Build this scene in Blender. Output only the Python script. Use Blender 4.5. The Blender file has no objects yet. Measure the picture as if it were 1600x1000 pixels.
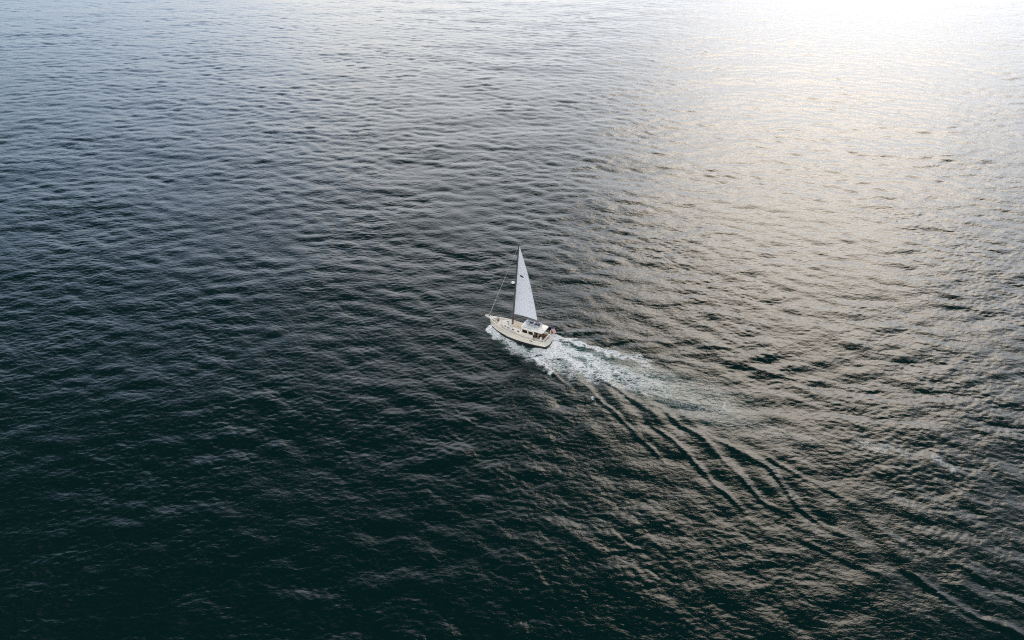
import bpy, bmesh, math
import numpy as np
from mathutils import Vector, Matrix, Euler

S = bpy.context.scene
COL = S.collection
R = math.radians

# ------------------------------------------------------------------ camera
CAM_PITCH = R(34.0)
CAM_H = 66.14
cam = bpy.data.cameras.new('camera')
cam.lens = 24.0
cam.sensor_width = 36.0
cam.clip_start = 0.5
cam.clip_end = 20000
camo = bpy.data.objects.new('camera', cam)
COL.objects.link(camo)
camo.location = (0, 0, CAM_H)
camo.rotation_euler = (math.pi / 2 - CAM_PITCH, 0, 0)
S.camera = camo

# ------------------------------------------------------------------ sky, sun, exposure
SUN_AZ, SUN_EL = R(25), R(30)
SKY_GAIN = 1.34
SKY_CAP = (9.6, 9.2, 8.7)
VEIL, VEIL_F = (1.0, 2.9, 6.2), 0.27
CLOUD, CLOUD_FILL = (0.14, 0.18, 0.20), (6.4, 6.4, 6.5)   # seen against the light; opposite the sun, out of view, brightened as fill for the boat
CLOUD_TILT = 0.64
CLOUD_LO, CLOUD_HI, CLOUD_NOISE = -0.21, 0.39, 0.06
world = bpy.data.worlds.new('World')
S.world = world
world.use_nodes = True
wn, wl = world.node_tree.nodes, world.node_tree.links
sky = wn.new('ShaderNodeTexSky')
sky.sky_type = 'NISHITA'
sky.sun_disc = False
sky.sun_elevation = SUN_EL
sky.sun_rotation = SUN_AZ
sky.altitude = 50
sky.air_density = 1.0
sky.dust_density = 4.5
sky.ozone_density = 1.0
# thin bright veil low in the sky, thick dark cloud deck overhead
def wnode(t, **kw):
    n = wn.new(t)
    for k, v in kw.items(): setattr(n, k, v)
    return n
cap = wnode('ShaderNodeMix', data_type='RGBA', blend_type='DARKEN')
cap.inputs['Factor'].default_value = 1.0
cap.inputs['B'].default_value = (*SKY_CAP, 1)
gain = wnode('ShaderNodeVectorMath', operation='SCALE')
gain.inputs['Scale'].default_value = SKY_GAIN
wl.new(sky.outputs[0], gain.inputs[0])
wl.new(gain.outputs[0], cap.inputs['A'])
veil = wnode('ShaderNodeMix', data_type='RGBA')
veil.inputs['Factor'].default_value = VEIL_F
veil.inputs['B'].default_value = (*VEIL, 1)
wl.new(cap.outputs['Result'], veil.inputs['A'])
wtc = wn.new('ShaderNodeTexCoord')
wsep = wn.new('ShaderNodeSeparateXYZ')
wl.new(wtc.outputs['Generated'], wsep.inputs[0])
wno = wn.new('ShaderNodeTexNoise')
wno.inputs['Scale'].default_value = 2.2
wno.inputs['Detail'].default_value = 5
wl.new(wtc.outputs['Generated'], wno.inputs['Vector'])
wad = wnode('ShaderNodeMath', operation='MULTIPLY_ADD')
wad.inputs[1].default_value = CLOUD_NOISE
wl.new(wno.outputs['Fac'], wad.inputs[0])
# the deck hangs lower away from the sun and opens up towards it
wdot = wnode('ShaderNodeVectorMath', operation='DOT_PRODUCT')
wdot.inputs[1].default_value = (math.sin(SUN_AZ), math.cos(SUN_AZ), 0)
wl.new(wtc.outputs['Generated'], wdot.inputs[0])
wti = wnode('ShaderNodeMath', operation='MULTIPLY_ADD')
wti.inputs[1].default_value = -CLOUD_TILT
wl.new(wdot.outputs['Value'], wti.inputs[0])
wl.new(wsep.outputs['Z'], wti.inputs[2])
wl.new(wti.outputs[0], wad.inputs[2])
wmr = wnode('ShaderNodeMapRange', interpolation_type='SMOOTHSTEP')
wmr.inputs['From Min'].default_value = CLOUD_LO + CLOUD_NOISE * .5
wmr.inputs['From Max'].default_value = CLOUD_HI + CLOUD_NOISE * .5
wl.new(wad.outputs[0], wmr.inputs['Value'])
deck = wnode('ShaderNodeMix', data_type='RGBA')
wfill = wnode('ShaderNodeMapRange', interpolation_type='SMOOTHSTEP')  # added brightness of the deck behind the camera, lights the boat's port side
wfill.inputs['From Min'].default_value = 0.12
wfill.inputs['From Max'].default_value = -0.95
wl.new(wdot.outputs['Value'], wfill.inputs['Value'])
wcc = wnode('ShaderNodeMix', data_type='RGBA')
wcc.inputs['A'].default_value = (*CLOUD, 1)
wcc.inputs['B'].default_value = (*CLOUD_FILL, 1)
wl.new(wfill.outputs['Result'], wcc.inputs['Factor'])
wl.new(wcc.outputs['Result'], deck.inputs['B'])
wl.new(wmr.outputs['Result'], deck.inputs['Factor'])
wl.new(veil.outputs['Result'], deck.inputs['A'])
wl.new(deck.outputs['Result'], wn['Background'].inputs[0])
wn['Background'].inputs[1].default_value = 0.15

sl = bpy.data.lights.new('sun', 'SUN')
sl.energy = 0.5
sl.angle = R(28)
sl.color = (1.0, 0.84, 0.66)
so = bpy.data.objects.new('sun', sl)
COL.objects.link(so)
sdir = Vector((math.sin(SUN_AZ) * math.cos(SUN_EL), math.cos(SUN_AZ) * math.cos(SUN_EL), math.sin(SUN_EL)))
so.rotation_euler = (-sdir).to_track_quat('-Z', 'Y').to_euler()
so.location = sdir * 300

S.view_settings.view_transform = 'Standard'
S.view_settings.look = 'None'
S.view_settings.gamma = 1.0
S.view_settings.exposure = 1.0
S.render.engine = 'CYCLES'
S.cycles.max_bounces = 5
S.cycles.use_denoising = False
S.cycles.filter_width = 1.15

# ------------------------------------------------------------------ helpers: materials
def mat(name, color, rough=0.5, metal=0.0, noise=0.0, nscale=8.0, spec=0.5, bump=0.0, bscale=40.0):
    m = bpy.data.materials.new(name)
    m.use_nodes = True
    nt = m.node_tree
    b = nt.nodes['Principled BSDF']
    b.inputs['Base Color'].default_value = (*color, 1)
    b.inputs['Roughness'].default_value = rough
    b.inputs['Metallic'].default_value = metal
    b.inputs['Specular IOR Level'].default_value = spec
    tc = nt.nodes.new('ShaderNodeTexCoord')
    if noise > 0:
        n = nt.nodes.new('ShaderNodeTexNoise')
        n.inputs['Scale'].default_value = nscale
        n.inputs['Detail'].default_value = 5
        nt.links.new(tc.outputs['Object'], n.inputs['Vector'])
        r = nt.nodes.new('ShaderNodeValToRGB')
        r.color_ramp.elements[0].position = 0.3
        r.color_ramp.elements[1].position = 0.7
        r.color_ramp.elements[0].color = (*[c * (1 - noise) for c in color], 1)
        r.color_ramp.elements[1].color = (*[min(1, c * (1 + noise * .5)) for c in color], 1)
        nt.links.new(n.outputs['Fac'], r.inputs['Fac'])
        nt.links.new(r.outputs['Color'], b.inputs['Base Color'])
    if bump > 0:
        n = nt.nodes.new('ShaderNodeTexNoise')
        n.inputs['Scale'].default_value = bscale
        nt.links.new(tc.outputs['Object'], n.inputs['Vector'])
        bp = nt.nodes.new('ShaderNodeBump')
        bp.inputs['Strength'].default_value = bump
        bp.inputs['Distance'].default_value = 0.01
        nt.links.new(n.outputs['Fac'], bp.inputs['Height'])
        nt.links.new(bp.outputs['Normal'], b.inputs['Normal'])
    return m

def tag(o, label=None, cat=None, group=None, kind=None):
    if label: o['label'] = label
    if cat: o['category'] = cat
    if group: o['group'] = group
    if kind: o['kind'] = kind
    return o

# ------------------------------------------------------------------ sea: wave fields (world metres)
def kgrid(n, L):
    k = np.fft.fftfreq(n, d=L / n) * 2 * np.pi
    return np.meshgrid(k, k, indexing='xy')

def wave_tile(n, L, lmin, lmax, peak, crest_deg, spread, slope, seed):
    """random sea on a periodic tile: height and the horizontal chop"""
    kx, ky = kgrid(n, L)
    k = np.hypot(kx, ky); k[0, 0] = 1
    lam = 2 * np.pi / k
    th = np.arctan2(ky, kx) - R(crest_deg + 90)
    d = np.abs(np.cos(th)) ** spread + 0.22
    amp = k ** -2.0 * np.exp(-(peak / 2 / np.pi * k) ** -2.0 * 0.6)
    amp = amp * d
    amp *= 1 / (1 + np.exp(-(lam - lmin) / (0.08 * lmin))) * 1 / (1 + np.exp((lam - lmax) / (0.15 * lmax)))
    amp[0, 0] = 0
    rng = np.random.default_rng(seed)
    w = rng.normal(size=(n, n)) + 1j * rng.normal(size=(n, n))
    F = amp * w
    sx = np.fft.ifft2(1j * kx * F).real; sy = np.fft.ifft2(1j * ky * F).real
    s = slope / math.sqrt(np.mean(sx ** 2 + sy ** 2))
    h = np.fft.ifft2(F).real * s
    dx = np.fft.ifft2(1j * kx / k * F).real * s
    dy = np.fft.ifft2(1j * ky / k * F).real * s
    return np.stack([h, dx, dy], -1).astype(np.float32)

def noise_tile(n, L, lmin, lmax, seed, stretch=1.0):
    kx, ky = kgrid(n, L)
    k = np.hypot(kx * stretch, ky); k[0, 0] = 1
    lam = 2 * np.pi / k
    a = k ** -1.0 * (lam > lmin) * (lam < lmax); a[0, 0] = 0
    rng = np.random.default_rng(seed)
    h = np.fft.ifft2(a * (rng.normal(size=(n, n)) + 1j * rng.normal(size=(n, n)))).real
    return (h / h.std()).astype(np.float32)

def sample(t, L, x, y, rot=0.0):
    """bilinear look-up of a periodic tile"""
    n = t.shape[0]
    c, s = math.cos(R(rot)), math.sin(R(rot))
    u = (x * c + y * s) / L * n; v = (-x * s + y * c) / L * n
    i0 = np.floor(u); j0 = np.floor(v)
    fu = (u - i0).astype(np.float32); fv = (v - j0).astype(np.float32)
    i0 = i0.astype(np.int64) % n; j0 = j0.astype(np.int64) % n
    i1 = (i0 + 1) % n; j1 = (j0 + 1) % n
    if t.ndim == 3: fu = fu[..., None]; fv = fv[..., None]
    return (t[j0, i0] * (1 - fu) * (1 - fv) + t[j0, i1] * fu * (1 - fv) + t[j1, i0] * (1 - fu) * fv + t[j1, i1] * fu * fv)

T1 = wave_tile(1024, 191.0, 2.4, 14.0, 6.5, -12, 2.0, 0.068, 11)
T2 = wave_tile(1024, 83.0, 0.42, 2.4, 1.2, -20, 1.2, 0.12, 23)
T0 = wave_tile(512, 430.0, 16, 70, 30, 8, 2.0, 0.018, 31)
G1 = noise_tile(256, 310.0, 18, 120, 5, 0.6)
N1 = noise_tile(512, 61.0, 1.2, 14, 8)

# boat pose: stern centre on the water, bow heading
BOAT = np.array([6.08, 90.6]); HEAD = R(152.2); HEEL = R(3.0)
AX = np.array([math.cos(HEAD), math.sin(HEAD)]); PT = np.array([-AX[1], AX[0]])

def to_boat(x, y):
    return (x - BOAT[0]) * AX[0] + (y - BOAT[1]) * AX[1], (x - BOAT[0]) * PT[0] + (y - BOAT[1]) * PT[1]

def ground(px, py):
    """point of the sea surface seen at a spot of the 1600 x 1000 survey picture"""
    u = (px - 800) / 1066.7; v = (500 - py) / 1066.7
    d = (u, math.cos(CAM_PITCH) + v * math.sin(CAM_PITCH), -math.sin(CAM_PITCH) + v * math.cos(CAM_PITCH))
    t = -CAM_H / d[2]
    return (d[0] * t, d[1] * t)

def line(*pts): return np.array([ground(*p) for p in pts])

# crests of the boat's wake: (crest line, height, half width)
CRESTS = [
    (line((838, 553), (848, 566), (862, 581), (880, 598), (894, 609)), 0.34, 0.75),
    (line((905, 592), (918, 604), (932, 621), (960, 645), (988, 674), (1012, 696), (1045, 730)), 0.36, 0.85),
    (line((900, 572), (940, 592), (968, 610), (984, 624), (1012, 641), (1030, 652)), 0.30, 0.85),
    (line((1006, 648), (1024, 669), (1067, 702), (1110, 750), (1149, 786), (1175, 815)), 0.36, 0.9),
    (line((1005, 630), (1034, 638), (1058, 660), (1096, 684), (1158, 746), (1192, 784), (1250, 812)), 0.36, 0.95),
    (line((1090, 676), (1139, 698), (1206, 735), (1250, 794), (1288, 824), (1340, 846)), 0.34, 1.0),
    (line((1180, 706), (1216, 726), (1288, 764), (1375, 806)), 0.24, 1.0),
    (line((1240, 836), (1300, 866), (1390, 905)), 0.22, 1.0),
    (line((1335, 800), (1400, 846), (1470, 880)), 0.20, 1.0),
    (line((1400, 885), (1432, 904), (1480, 938), (1528, 966), (1620, 1002)), 0.34, 1.0),
    (line((1500, 880), (1560, 925), (1640, 965)), 0.26, 1.0),
    (line((870, 522), (905, 519), (950, 519), (985, 526)), 0.40, 1.2),
    (line((925, 543), (955, 536), (988, 531), (1025, 532), (1056, 539)), 0.36, 1.15),
    (line((970, 551), (995, 553), (1036, 559), (1068, 566), (1115, 573)), 0.30, 1.0),
    (line((1050, 547), (1106, 541), (1136, 543), (1165, 557)), 0.34, 1.2),
    (line((1120, 563), (1170, 572), (1215, 585), (1275, 600)), 0.28, 1.1),
    (line((1180, 552), (1235, 560), (1290, 566)), 0.28, 1.2),
    (line((1320, 572), (1352, 567), (1400, 570), (1425, 577)), 0.32, 1.3),
    (line((1410, 584), (1440, 580), (1490, 577), (1520, 583)), 0.32, 1.3),
    (line((1480, 606), (1520, 595), (1562, 585), (1640, 577)), 0.36, 1.4),
    (line((1250, 590), (1330, 606), (1400, 612)), 0.22, 1.2),
]

def near(x, y, P):
    """distance to a polyline, signed, and how far along it (0..1)"""
    best = np.full(x.shape, 1e9, np.float32); sgn = np.zeros_like(best); tt = np.zeros_like(best)
    seg = np.hypot(*(P[1:] - P[:-1]).T); cum = np.concatenate([[0], np.cumsum(seg)])
    for i in range(len(P) - 1):
        a, b = P[i], P[i + 1]
        d = (b - a) / seg[i]
        t = np.clip((x - a[0]) * d[0] + (y - a[1]) * d[1], 0, seg[i])
        qx = x - a[0] - d[0] * t; qy = y - a[1] - d[1] * t
        dd = np.hypot(qx, qy)
        m = dd < best
        best[m] = dd[m]; sgn[m] = np.sign(d[0] * qy - d[1] * qx)[m]; tt[m] = ((cum[i] + t) / cum[-1])[m]
    return best, sgn, tt

def kelvin_tile():
    """the ship-wave pattern of a hull moving at speed U, on a grid in boat axes"""
    U, g = 3.5, 9.81
    bx = np.arange(-130, 14, 0.35); by = np.arange(-48, 48, 0.35)
    X, Y = np.meshgrid(bx, by)
    h = np.zeros(X.shape)
    th = np.radians(np.linspace(-72, 72, 420))
    a = np.exp(-((np.abs(np.degrees(th)) - 47) / 15) ** 2)
    for src, sg in ((9.3, 1.0), (0.4, -0.7)):
        xx = src - X
        acc = np.zeros(X.shape)
        for t, w in zip(th, a):
            k = g / (U * U * math.cos(t) ** 2)
            acc += w * np.cos(k * (xx * math.cos(t) + Y * math.sin(t)) + 0.6)
        behind = np.clip((xx - 1.0) / 5, 0, 1)
        wedge = np.clip((np.clip(xx, 0, None) * 0.40 + 1.6 - np.abs(Y)) / 2.0, 0, 1)
        h += sg * acc * behind * wedge
    h /= h.std()
    h *= np.clip(np.sqrt(22 / (9.3 - X + 8).clip(4)), 0, 1.2) * np.clip((X + 128) / 30, 0, 1) * np.clip((47 - np.abs(Y)) / 8, 0, 1)
    return bx, by, h.astype(np.float32)
KB = kelvin_tile()

def kelvin(x, y):
    bx, by = to_boat(x, y)
    u = (bx - KB[0][0]) / 0.35; v = (by - KB[1][0]) / 0.35
    m = (u > 0) & (v > 0) & (u < len(KB[0]) - 2) & (v < len(KB[1]) - 2)
    h = np.zeros(x.shape, np.float32)
    u, v = u[m], v[m]
    i = u.astype(int); j = v.astype(int); fu, fv = u - i, v - j
    T = KB[2]
    h[m] = T[j, i] * (1 - fu) * (1 - fv) + T[j, i + 1] * fu * (1 - fv) + T[j + 1, i] * (1 - fu) * fv + T[j + 1, i + 1] * fu * fv
    return h

def wake(x, y):
    h = 0.022 * kelvin(x, y)
    wx = x + 0.07 * sample(N1, 61.0, x, y); wy = y + 0.07 * sample(N1, 61.0, x + 17, y - 9, 31)
    brk = np.clip(0.95 + 0.22 * sample(N1, 61.0, x * .6 + 5, y * .6, 77), 0.45, 1.3)
    for i, (P, A, w) in enumerate(CRESTS):
        w = 0.46 * w
        A = A * (0.95 if i > 10 else 1.4 if i > 2 else 1.1)
        lo, hi = P.min(0) - 6 * w, P.max(0) + 6 * w
        m = (x > lo[0]) & (x < hi[0]) & (y > lo[1]) & (y < hi[1])
        if not m.any(): continue
        d, s, t = near(wx[m], wy[m], P)
        taper = np.clip(np.minimum(t, 1 - t) * 5, 0, 1) ** 0.7
        q = d / w * np.where(s < 0, 1.25, 0.85)
        h[m] += 0.23 * A * brk[m] * taper * (1.35 * np.exp(-q ** 2) - 0.45 * np.exp(-(d / (2.6 * w)) ** 2))
    return h

def sea(x, y, cell=0.25):
    """displacement of the sea surface at rest point x, y"""
    a = sample(T1, 191.0, x, y)
    b = sample(T2, 83.0, x, y, 14)
    c0 = sample(T0, 430.0, x, y, -9)[..., 0]
    gust = np.clip(1.0 + 0.36 * sample(G1, 310.0, x, y, 20), 0.45, 1.7)
    f1 = np.clip(1.6 - cell / 1.4, 0, 1); f2 = np.clip(1.9 - cell / 0.45, 0, 1)
    bx, by = to_boat(x, y)
    foot = np.clip(1.25 - np.hypot((bx - 5.6) / 7.0, by / 2.6), 0, 1) * 2
    calm = 1 - 0.85 * np.clip(foot, 0, 1)
    z = c0 * np.clip(1.5 - cell / 6, 0, 1) * calm + a[..., 0] * f1 * (0.6 + 0.4 * gust) * calm + b[..., 0] * f2 * gust * calm + wake(x, y) * (1 - np.clip(foot, 0, 1))
    dx = -(a[..., 1] * f1 * 0.9 + b[..., 1] * f2 * gust * 0.8) * calm
    dy = -(a[..., 2] * f1 * 0.9 + b[..., 2] * f2 * gust * 0.8) * calm
    # water heaped along the bow and drawn down at midships
    z = z + 0.22 * np.exp(-((bx - 9.6) / 1.2) ** 2 - (by / 1.6) ** 2) - 0.16 * np.exp(-((bx - 4.2) / 3.2) ** 2 - (by / 2.2) ** 2)
    return x + dx, y + dy, z

def axis(lo, hi, cell, far_lo, far_hi, grow=1.22):
    """fine cells between lo and hi, then cells that widen out to the horizon"""
    c = [lo]
    while c[-1] < hi: c.append(c[-1] + cell(c[-1]))
    up = [c[-1]]; d = cell(c[-1])
    while up[-1] < far_hi: d *= grow; up.append(up[-1] + d)
    dn = [lo]; d = cell(lo)
    while dn[-1] > far_lo: d *= grow; dn.append(dn[-1] - d)
    return np.array(dn[:0:-1] + c + up[1:])

def build_sea():
    ys = axis(22, 420, lambda y: 0.22 + max(0, y - 120) * 0.0026, -6000, 9000)
    us = axis(-1, 1, lambda u: 1 / 470, -40, 40)
    W = np.interp(ys, [-100, 20, 420, 9000], [70, 70, 345, 1200])
    X = us[None, :] * W[:, None]; Y = np.repeat(ys[:, None], len(us), 1)
    cx = np.gradient(us)[None, :] * W[:, None]; cy = np.gradient(ys)[:, None]
    cell = np.maximum(cx, cy)
    x, y, z = sea(X, Y, cell)
    co = np.stack([x, y, z], -1).astype(np.float32)
    ny, nx = X.shape
    idx = np.arange(ny * nx).reshape(ny, nx)
    q = np.stack([idx[:-1, :-1], idx[:-1, 1:], idx[1:, 1:], idx[1:, :-1]], -1).reshape(-1, 4)
    me = bpy.data.meshes.new('sea')
    me.vertices.add(ny * nx); me.vertices.foreach_set('co', co.ravel())
    me.loops.add(q.size); me.loops.foreach_set('vertex_index', q.ravel().astype(np.int32))
    me.polygons.add(len(q)); me.polygons.foreach_set('loop_start', np.arange(0, q.size, 4, dtype=np.int32))
    me.update(calc_edges=True)
    me.polygons.foreach_set('use_smooth', np.ones(len(q), bool))
    wx = X + 0.35 * sample(N1, 61.0, X, Y, 10); wy = Y + 0.35 * sample(N1, 61.0, X + 31, Y + 7, 50)
    at = me.attributes.new('bubbles', 'FLOAT', 'POINT')
    at.data.foreach_set('value', foam_density(wx, wy).ravel())
    at = me.attributes.new('churn', 'FLOAT', 'POINT')
    at.data.foreach_set('value', churn(X, Y).astype(np.float32).ravel())
    me.materials.append(water_material())
    o = bpy.data.objects.new('sea', me); COL.objects.link(o)
    tag(o, kind='structure')
    return o

# ------------------------------------------------------------------ foam: where the boat stirs the water
# (line, half width at start, at end, density at start, at end)
FOAM = [
    (line((769, 511), (777, 521), (790, 531), (806, 541), (828, 551), (850, 556)), 0.6, 1.3, 1.0, 0.55),
    (line((768, 512), (773, 523), (786, 533)), 0.6, 0.9, 1.0, 0.75),
    (line((790, 538), (806, 549), (826, 557), (845, 562)), 1.1, 1.2, 0.46, 0.52),
    (line((842, 547), (862, 550), (882, 559), (908, 580), (938, 597)), 1.0, 0.6, 1.0, 0.42),
    (line((840, 560), (849, 571), (862, 582)), 0.6, 0.4, 1.0, 0.55),
    (line((850, 562), (880, 575), (896, 588)), 1.6, 1.2, 0.50, 0.36),
    (line((858, 538), (876, 544), (896, 551), (920, 562)), 1.1, 0.9, 1.05, 0.60),
    (line((862, 528), (880, 531), (905, 538), (935, 545)), 0.55, 0.5, 1.0, 0.60),
    (line((935, 545), (965, 553), (995, 558), (1015, 572)), 0.7, 1.0, 0.66, 0.42),
    (line((905, 553), (945, 572), (985, 590), (1040, 608), (1100, 632)), 1.4, 3.6, 0.60, 0.26),
    (line((895, 568), (930, 582), (965, 598), (1010, 615)), 0.7, 1.0, 0.68, 0.36),
    (line((1060, 615), (1105, 632), (1140, 637)), 2.2, 1.6, 0.30, 0.30),
    (line((1130, 633), (1136, 640), (1110, 642)), 0.3, 0.3, 0.42, 0.3),
    (line((1000, 580), (1060, 596), (1120, 612)), 2.0, 2.4, 0.34, 0.26),
    (line((888, 522), (904, 520), (908, 528)), 0.9, 0.7, 0.34, 0.26),
    (line((950, 533), (965, 531)), 0.6, 0.4, 0.32, 0.26),
    (line((932, 620), (936, 625)), 0.22, 0.14, 0.55, 0.35),
    (line((1100, 642), (1180, 668), (1250, 690)), 2.0, 3.0, 0.30, 0.22),
    (line((1340, 700), (1400, 702), (1420, 712)), 0.9, 0.8, 0.34, 0.30),
    (line((1470, 725), (1490, 735)), 0.8, 0.7, 0.40, 0.34),
]

def foam_density(x, y):
    f = np.zeros(x.shape, np.float32)
    for P, w0, w1, d0, d1 in FOAM:
        W = max(w0, w1)
        lo, hi = P.min(0) - 2 * W, P.max(0) + 2 * W
        m = (x > lo[0]) & (x < hi[0]) & (y > lo[1]) & (y < hi[1])
        if not m.any(): continue
        d, s, t = near(x[m], y[m], P)
        w = w0 + (w1 - w0) * t
        v = (d0 + (d1 - d0) * t) * np.clip(1.5 - d / w, 0, 1) ** 0.6
        f[m] = np.maximum(f[m], v)
    return f

def churn(x, y):
    """pale air-filled water left by the propeller and the hull"""
    c = np.zeros(x.shape, np.float32)
    for P, w0, w1, d0, d1 in ((line((855, 538), (900, 552), (960, 578), (1040, 606), (1130, 636)), 1.8, 5.0, 0.95, 0.25),
                              (line((775, 520), (800, 540), (850, 558), (930, 596)), 1.3, 1.0, 0.8, 0.2)):
        lo, hi = P.min(0) - 14, P.max(0) + 14
        m = (x > lo[0]) & (x < hi[0]) & (y > lo[1]) & (y < hi[1])
        d, s, t = near(x[m], y[m], P)
        w = w0 + (w1 - w0) * t
        c[m] = np.maximum(c[m], (d0 + (d1 - d0) * t) * np.exp(-(d / w) ** 2))
    return c

def build_foam():
    cell = 0.07
    A = np.array(ground(755, 505)); B = np.array(ground(1500, 740))
    xs = np.arange(-8, 66, cell); ys = np.arange(54, 104, cell)
    X, Y = np.meshgrid(xs, ys)
    X = X.astype(np.float32); Y = Y.astype(np.float32)
    # edges wander: warp the look-up
    wx = X + 0.35 * sample(N1, 61.0, X, Y, 10); wy = Y + 0.35 * sample(N1, 61.0, X + 31, Y + 7, 50)
    D = foam_density(wx, wy)
    keep = D > 0.05
    fine = noise_tile(1024, 41.0, 0.16, 0.7, 3, 0.75)
    lace = noise_tile(1024, 53.0, 0.5, 2.6, 4, 0.7)
    lace2 = noise_tile(1024, 47.0, 0.3, 1.1, 9, 0.7)
    rot = math.degrees(HEAD)
    w2x = X + 0.10 * sample(fine, 41.0, X, Y, rot); w2y = Y + 0.10 * sample(fine, 41.0, X + 9, Y + 3, rot)
    filament = 1 - np.minimum(np.abs(sample(lace, 53.0, w2x, w2y, rot)) * 1.5, np.abs(sample(lace2, 47.0, w2x, w2y, rot)) * 1.9)
    grain = 0.5 + 0.22 * sample(fine, 41.0, X, Y, rot)
    v = D * 1.15 + 0.50 * (np.clip(filament, -0.6, 1) - 0.55) + 0.30 * (grain - 0.5) - 0.74
    v += 0.6 * np.clip(D - 0.72, 0, 1)
    bx, by = to_boat(X, Y)
    on = keep & (v > 0)
    x, y, z = sea(X, Y)
    z = z + 0.035 + 0.16 * np.clip(v, 0, 0.5) + 0.05 * np.clip(D, 0, 1) * (grain - 0.5)
    ny, nx = X.shape
    idx = np.arange(ny * nx).reshape(ny, nx)
    # a quad lives when at least three of its corners carry foam
    cnt = on[:-1, :-1].astype(int) + on[:-1, 1:] + on[1:, 1:] + on[1:, :-1]
    q = np.stack([idx[:-1, :-1], idx[:-1, 1:], idx[1:, 1:], idx[1:, :-1]], -1)[cnt >= 3]
    used, inv = np.unique(q, return_inverse=True)
    inv = inv.reshape(-1, 4)
    co = np.stack([x, y, z], -1).reshape(-1, 3)[used].astype(np.float32)
    me = bpy.data.meshes.new('wake_foam')
    me.vertices.add(len(co)); me.vertices.foreach_set('co', co.ravel())
    me.loops.add(inv.size); me.loops.foreach_set('vertex_index', inv.ravel().astype(np.int32))
    me.polygons.add(len(inv)); me.polygons.foreach_set('loop_start', np.arange(0, inv.size, 4, dtype=np.int32))
    me.update(calc_edges=True)
    me.polygons.foreach_set('use_smooth', np.ones(len(inv), bool))
    m = mat('foam', (0.84, 0.885, 0.92), 0.8, noise=0.12, nscale=3.0, spec=0.2)
    me.materials.append(m)
    o = bpy.data.objects.new('wake_foam', me); COL.objects.link(o)
    tag(o, 'white lacy foam churned up around the hull and trailing behind it', 'foam', kind='stuff')
    print('foam quads', len(inv))
    return o

WATER_ROUGH = 0.035
def water_material():
    m = bpy.data.materials.new('sea_water'); m.use_nodes = True
    nt = m.node_tree; N = nt.nodes; Lk = nt.links
    b = N['Principled BSDF']
    b.inputs['Roughness'].default_value = 0.035
    b.inputs['IOR'].default_value = 1.333
    at = N.new('ShaderNodeAttribute'); at.attribute_name = 'churn'
    mix = N.new('ShaderNodeMix'); mix.data_type = 'RGBA'
    mix.inputs['A'].default_value = (0.0008, 0.0118, 0.0118, 1)
    mix.inputs['B'].default_value = (0.04, 0.12, 0.12, 1)
    Lk.new(at.outputs['Fac'], mix.inputs['Factor'])
    geo = N.new('ShaderNodeNewGeometry')
    # thin lace of bubbles floating on the surface
    fa = N.new('ShaderNodeAttribute'); fa.attribute_name = 'bubbles'
    fm = N.new('ShaderNodeMapping'); fm.inputs['Rotation'].default_value = (0, 0, -HEAD); fm.inputs['Scale'].default_value = (0.3, 1.0, 1.0)
    Lk.new(geo.outputs['Position'], fm.inputs['Vector'])
    fn = N.new('ShaderNodeTexNoise'); fn.inputs['Scale'].default_value = 2.3; fn.inputs['Detail'].default_value = 6; fn.inputs['Roughness'].default_value = 0.72; fn.inputs['Distortion'].default_value = 0.9
    Lk.new(fm.outputs['Vector'], fn.inputs['Vector'])
    f1 = N.new('ShaderNodeMath'); f1.operation = 'SUBTRACT'; f1.inputs[1].default_value = 0.5; Lk.new(fn.outputs['Fac'], f1.inputs[0])
    f1b = N.new('ShaderNodeMath'); f1b.operation = 'ABSOLUTE'; Lk.new(f1.outputs[0], f1b.inputs[0])
    f2 = N.new('ShaderNodeMath'); f2.operation = 'MULTIPLY_ADD'; f2.inputs[1].default_value = -5.4; Lk.new(f1b.outputs[0], f2.inputs[0]); Lk.new(fa.outputs['Fac'], f2.inputs[2])
    f3 = N.new('ShaderNodeMapRange'); f3.interpolation_type = 'SMOOTHSTEP'
    f3.inputs['From Min'].default_value = 0.10; f3.inputs['From Max'].default_value = 0.48; f3.inputs['To Max'].default_value = 0.95
    Lk.new(f2.outputs[0], f3.inputs['Value'])
    fmix = N.new('ShaderNodeMix'); fmix.data_type = 'RGBA'; fmix.inputs['B'].default_value = (0.84, 0.89, 0.92, 1)
    Lk.new(f3.outputs['Result'], fmix.inputs['Factor']); Lk.new(mix.outputs['Result'], fmix.inputs['A'])
    Lk.new(fmix.outputs['Result'], b.inputs['Base Color'])
    fr_ = N.new('ShaderNodeMapRange'); fr_.inputs['To Min'].default_value = WATER_ROUGH; fr_.inputs['To Max'].default_value = 0.6
    Lk.new(f3.outputs['Result'], fr_.inputs['Value']); Lk.new(fr_.outputs['Result'], b.inputs['Roughness'])
    mp = N.new('ShaderNodeMapping'); mp.inputs['Rotation'].default_value = (0, 0, R(18)); mp.inputs['Scale'].default_value = (0.55, 1.0, 1.0)
    Lk.new(geo.outputs['Position'], mp.inputs['Vector'])
    prev = None
    for sc, det, dist, st in ((1.9, 5.0, 0.11, 0.75), (6.5, 3.0, 0.024, 0.6)):
        n = N.new('ShaderNodeTexNoise'); n.inputs['Scale'].default_value = sc; n.inputs['Detail'].default_value = det
        n.inputs['Distortion'].default_value = 0.6
        Lk.new(mp.outputs['Vector'], n.inputs['Vector'])
        bp = N.new('ShaderNodeBump'); bp.inputs['Strength'].default_value = st; bp.inputs['Distance'].default_value = dist
        Lk.new(n.outputs['Fac'], bp.inputs['Height'])
        if prev: Lk.new(prev.outputs['Normal'], bp.inputs['Normal'])
        prev = bp
    Lk.new(prev.outputs['Normal'], b.inputs['Normal'])
    return m

build_sea()
build_foam()

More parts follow.
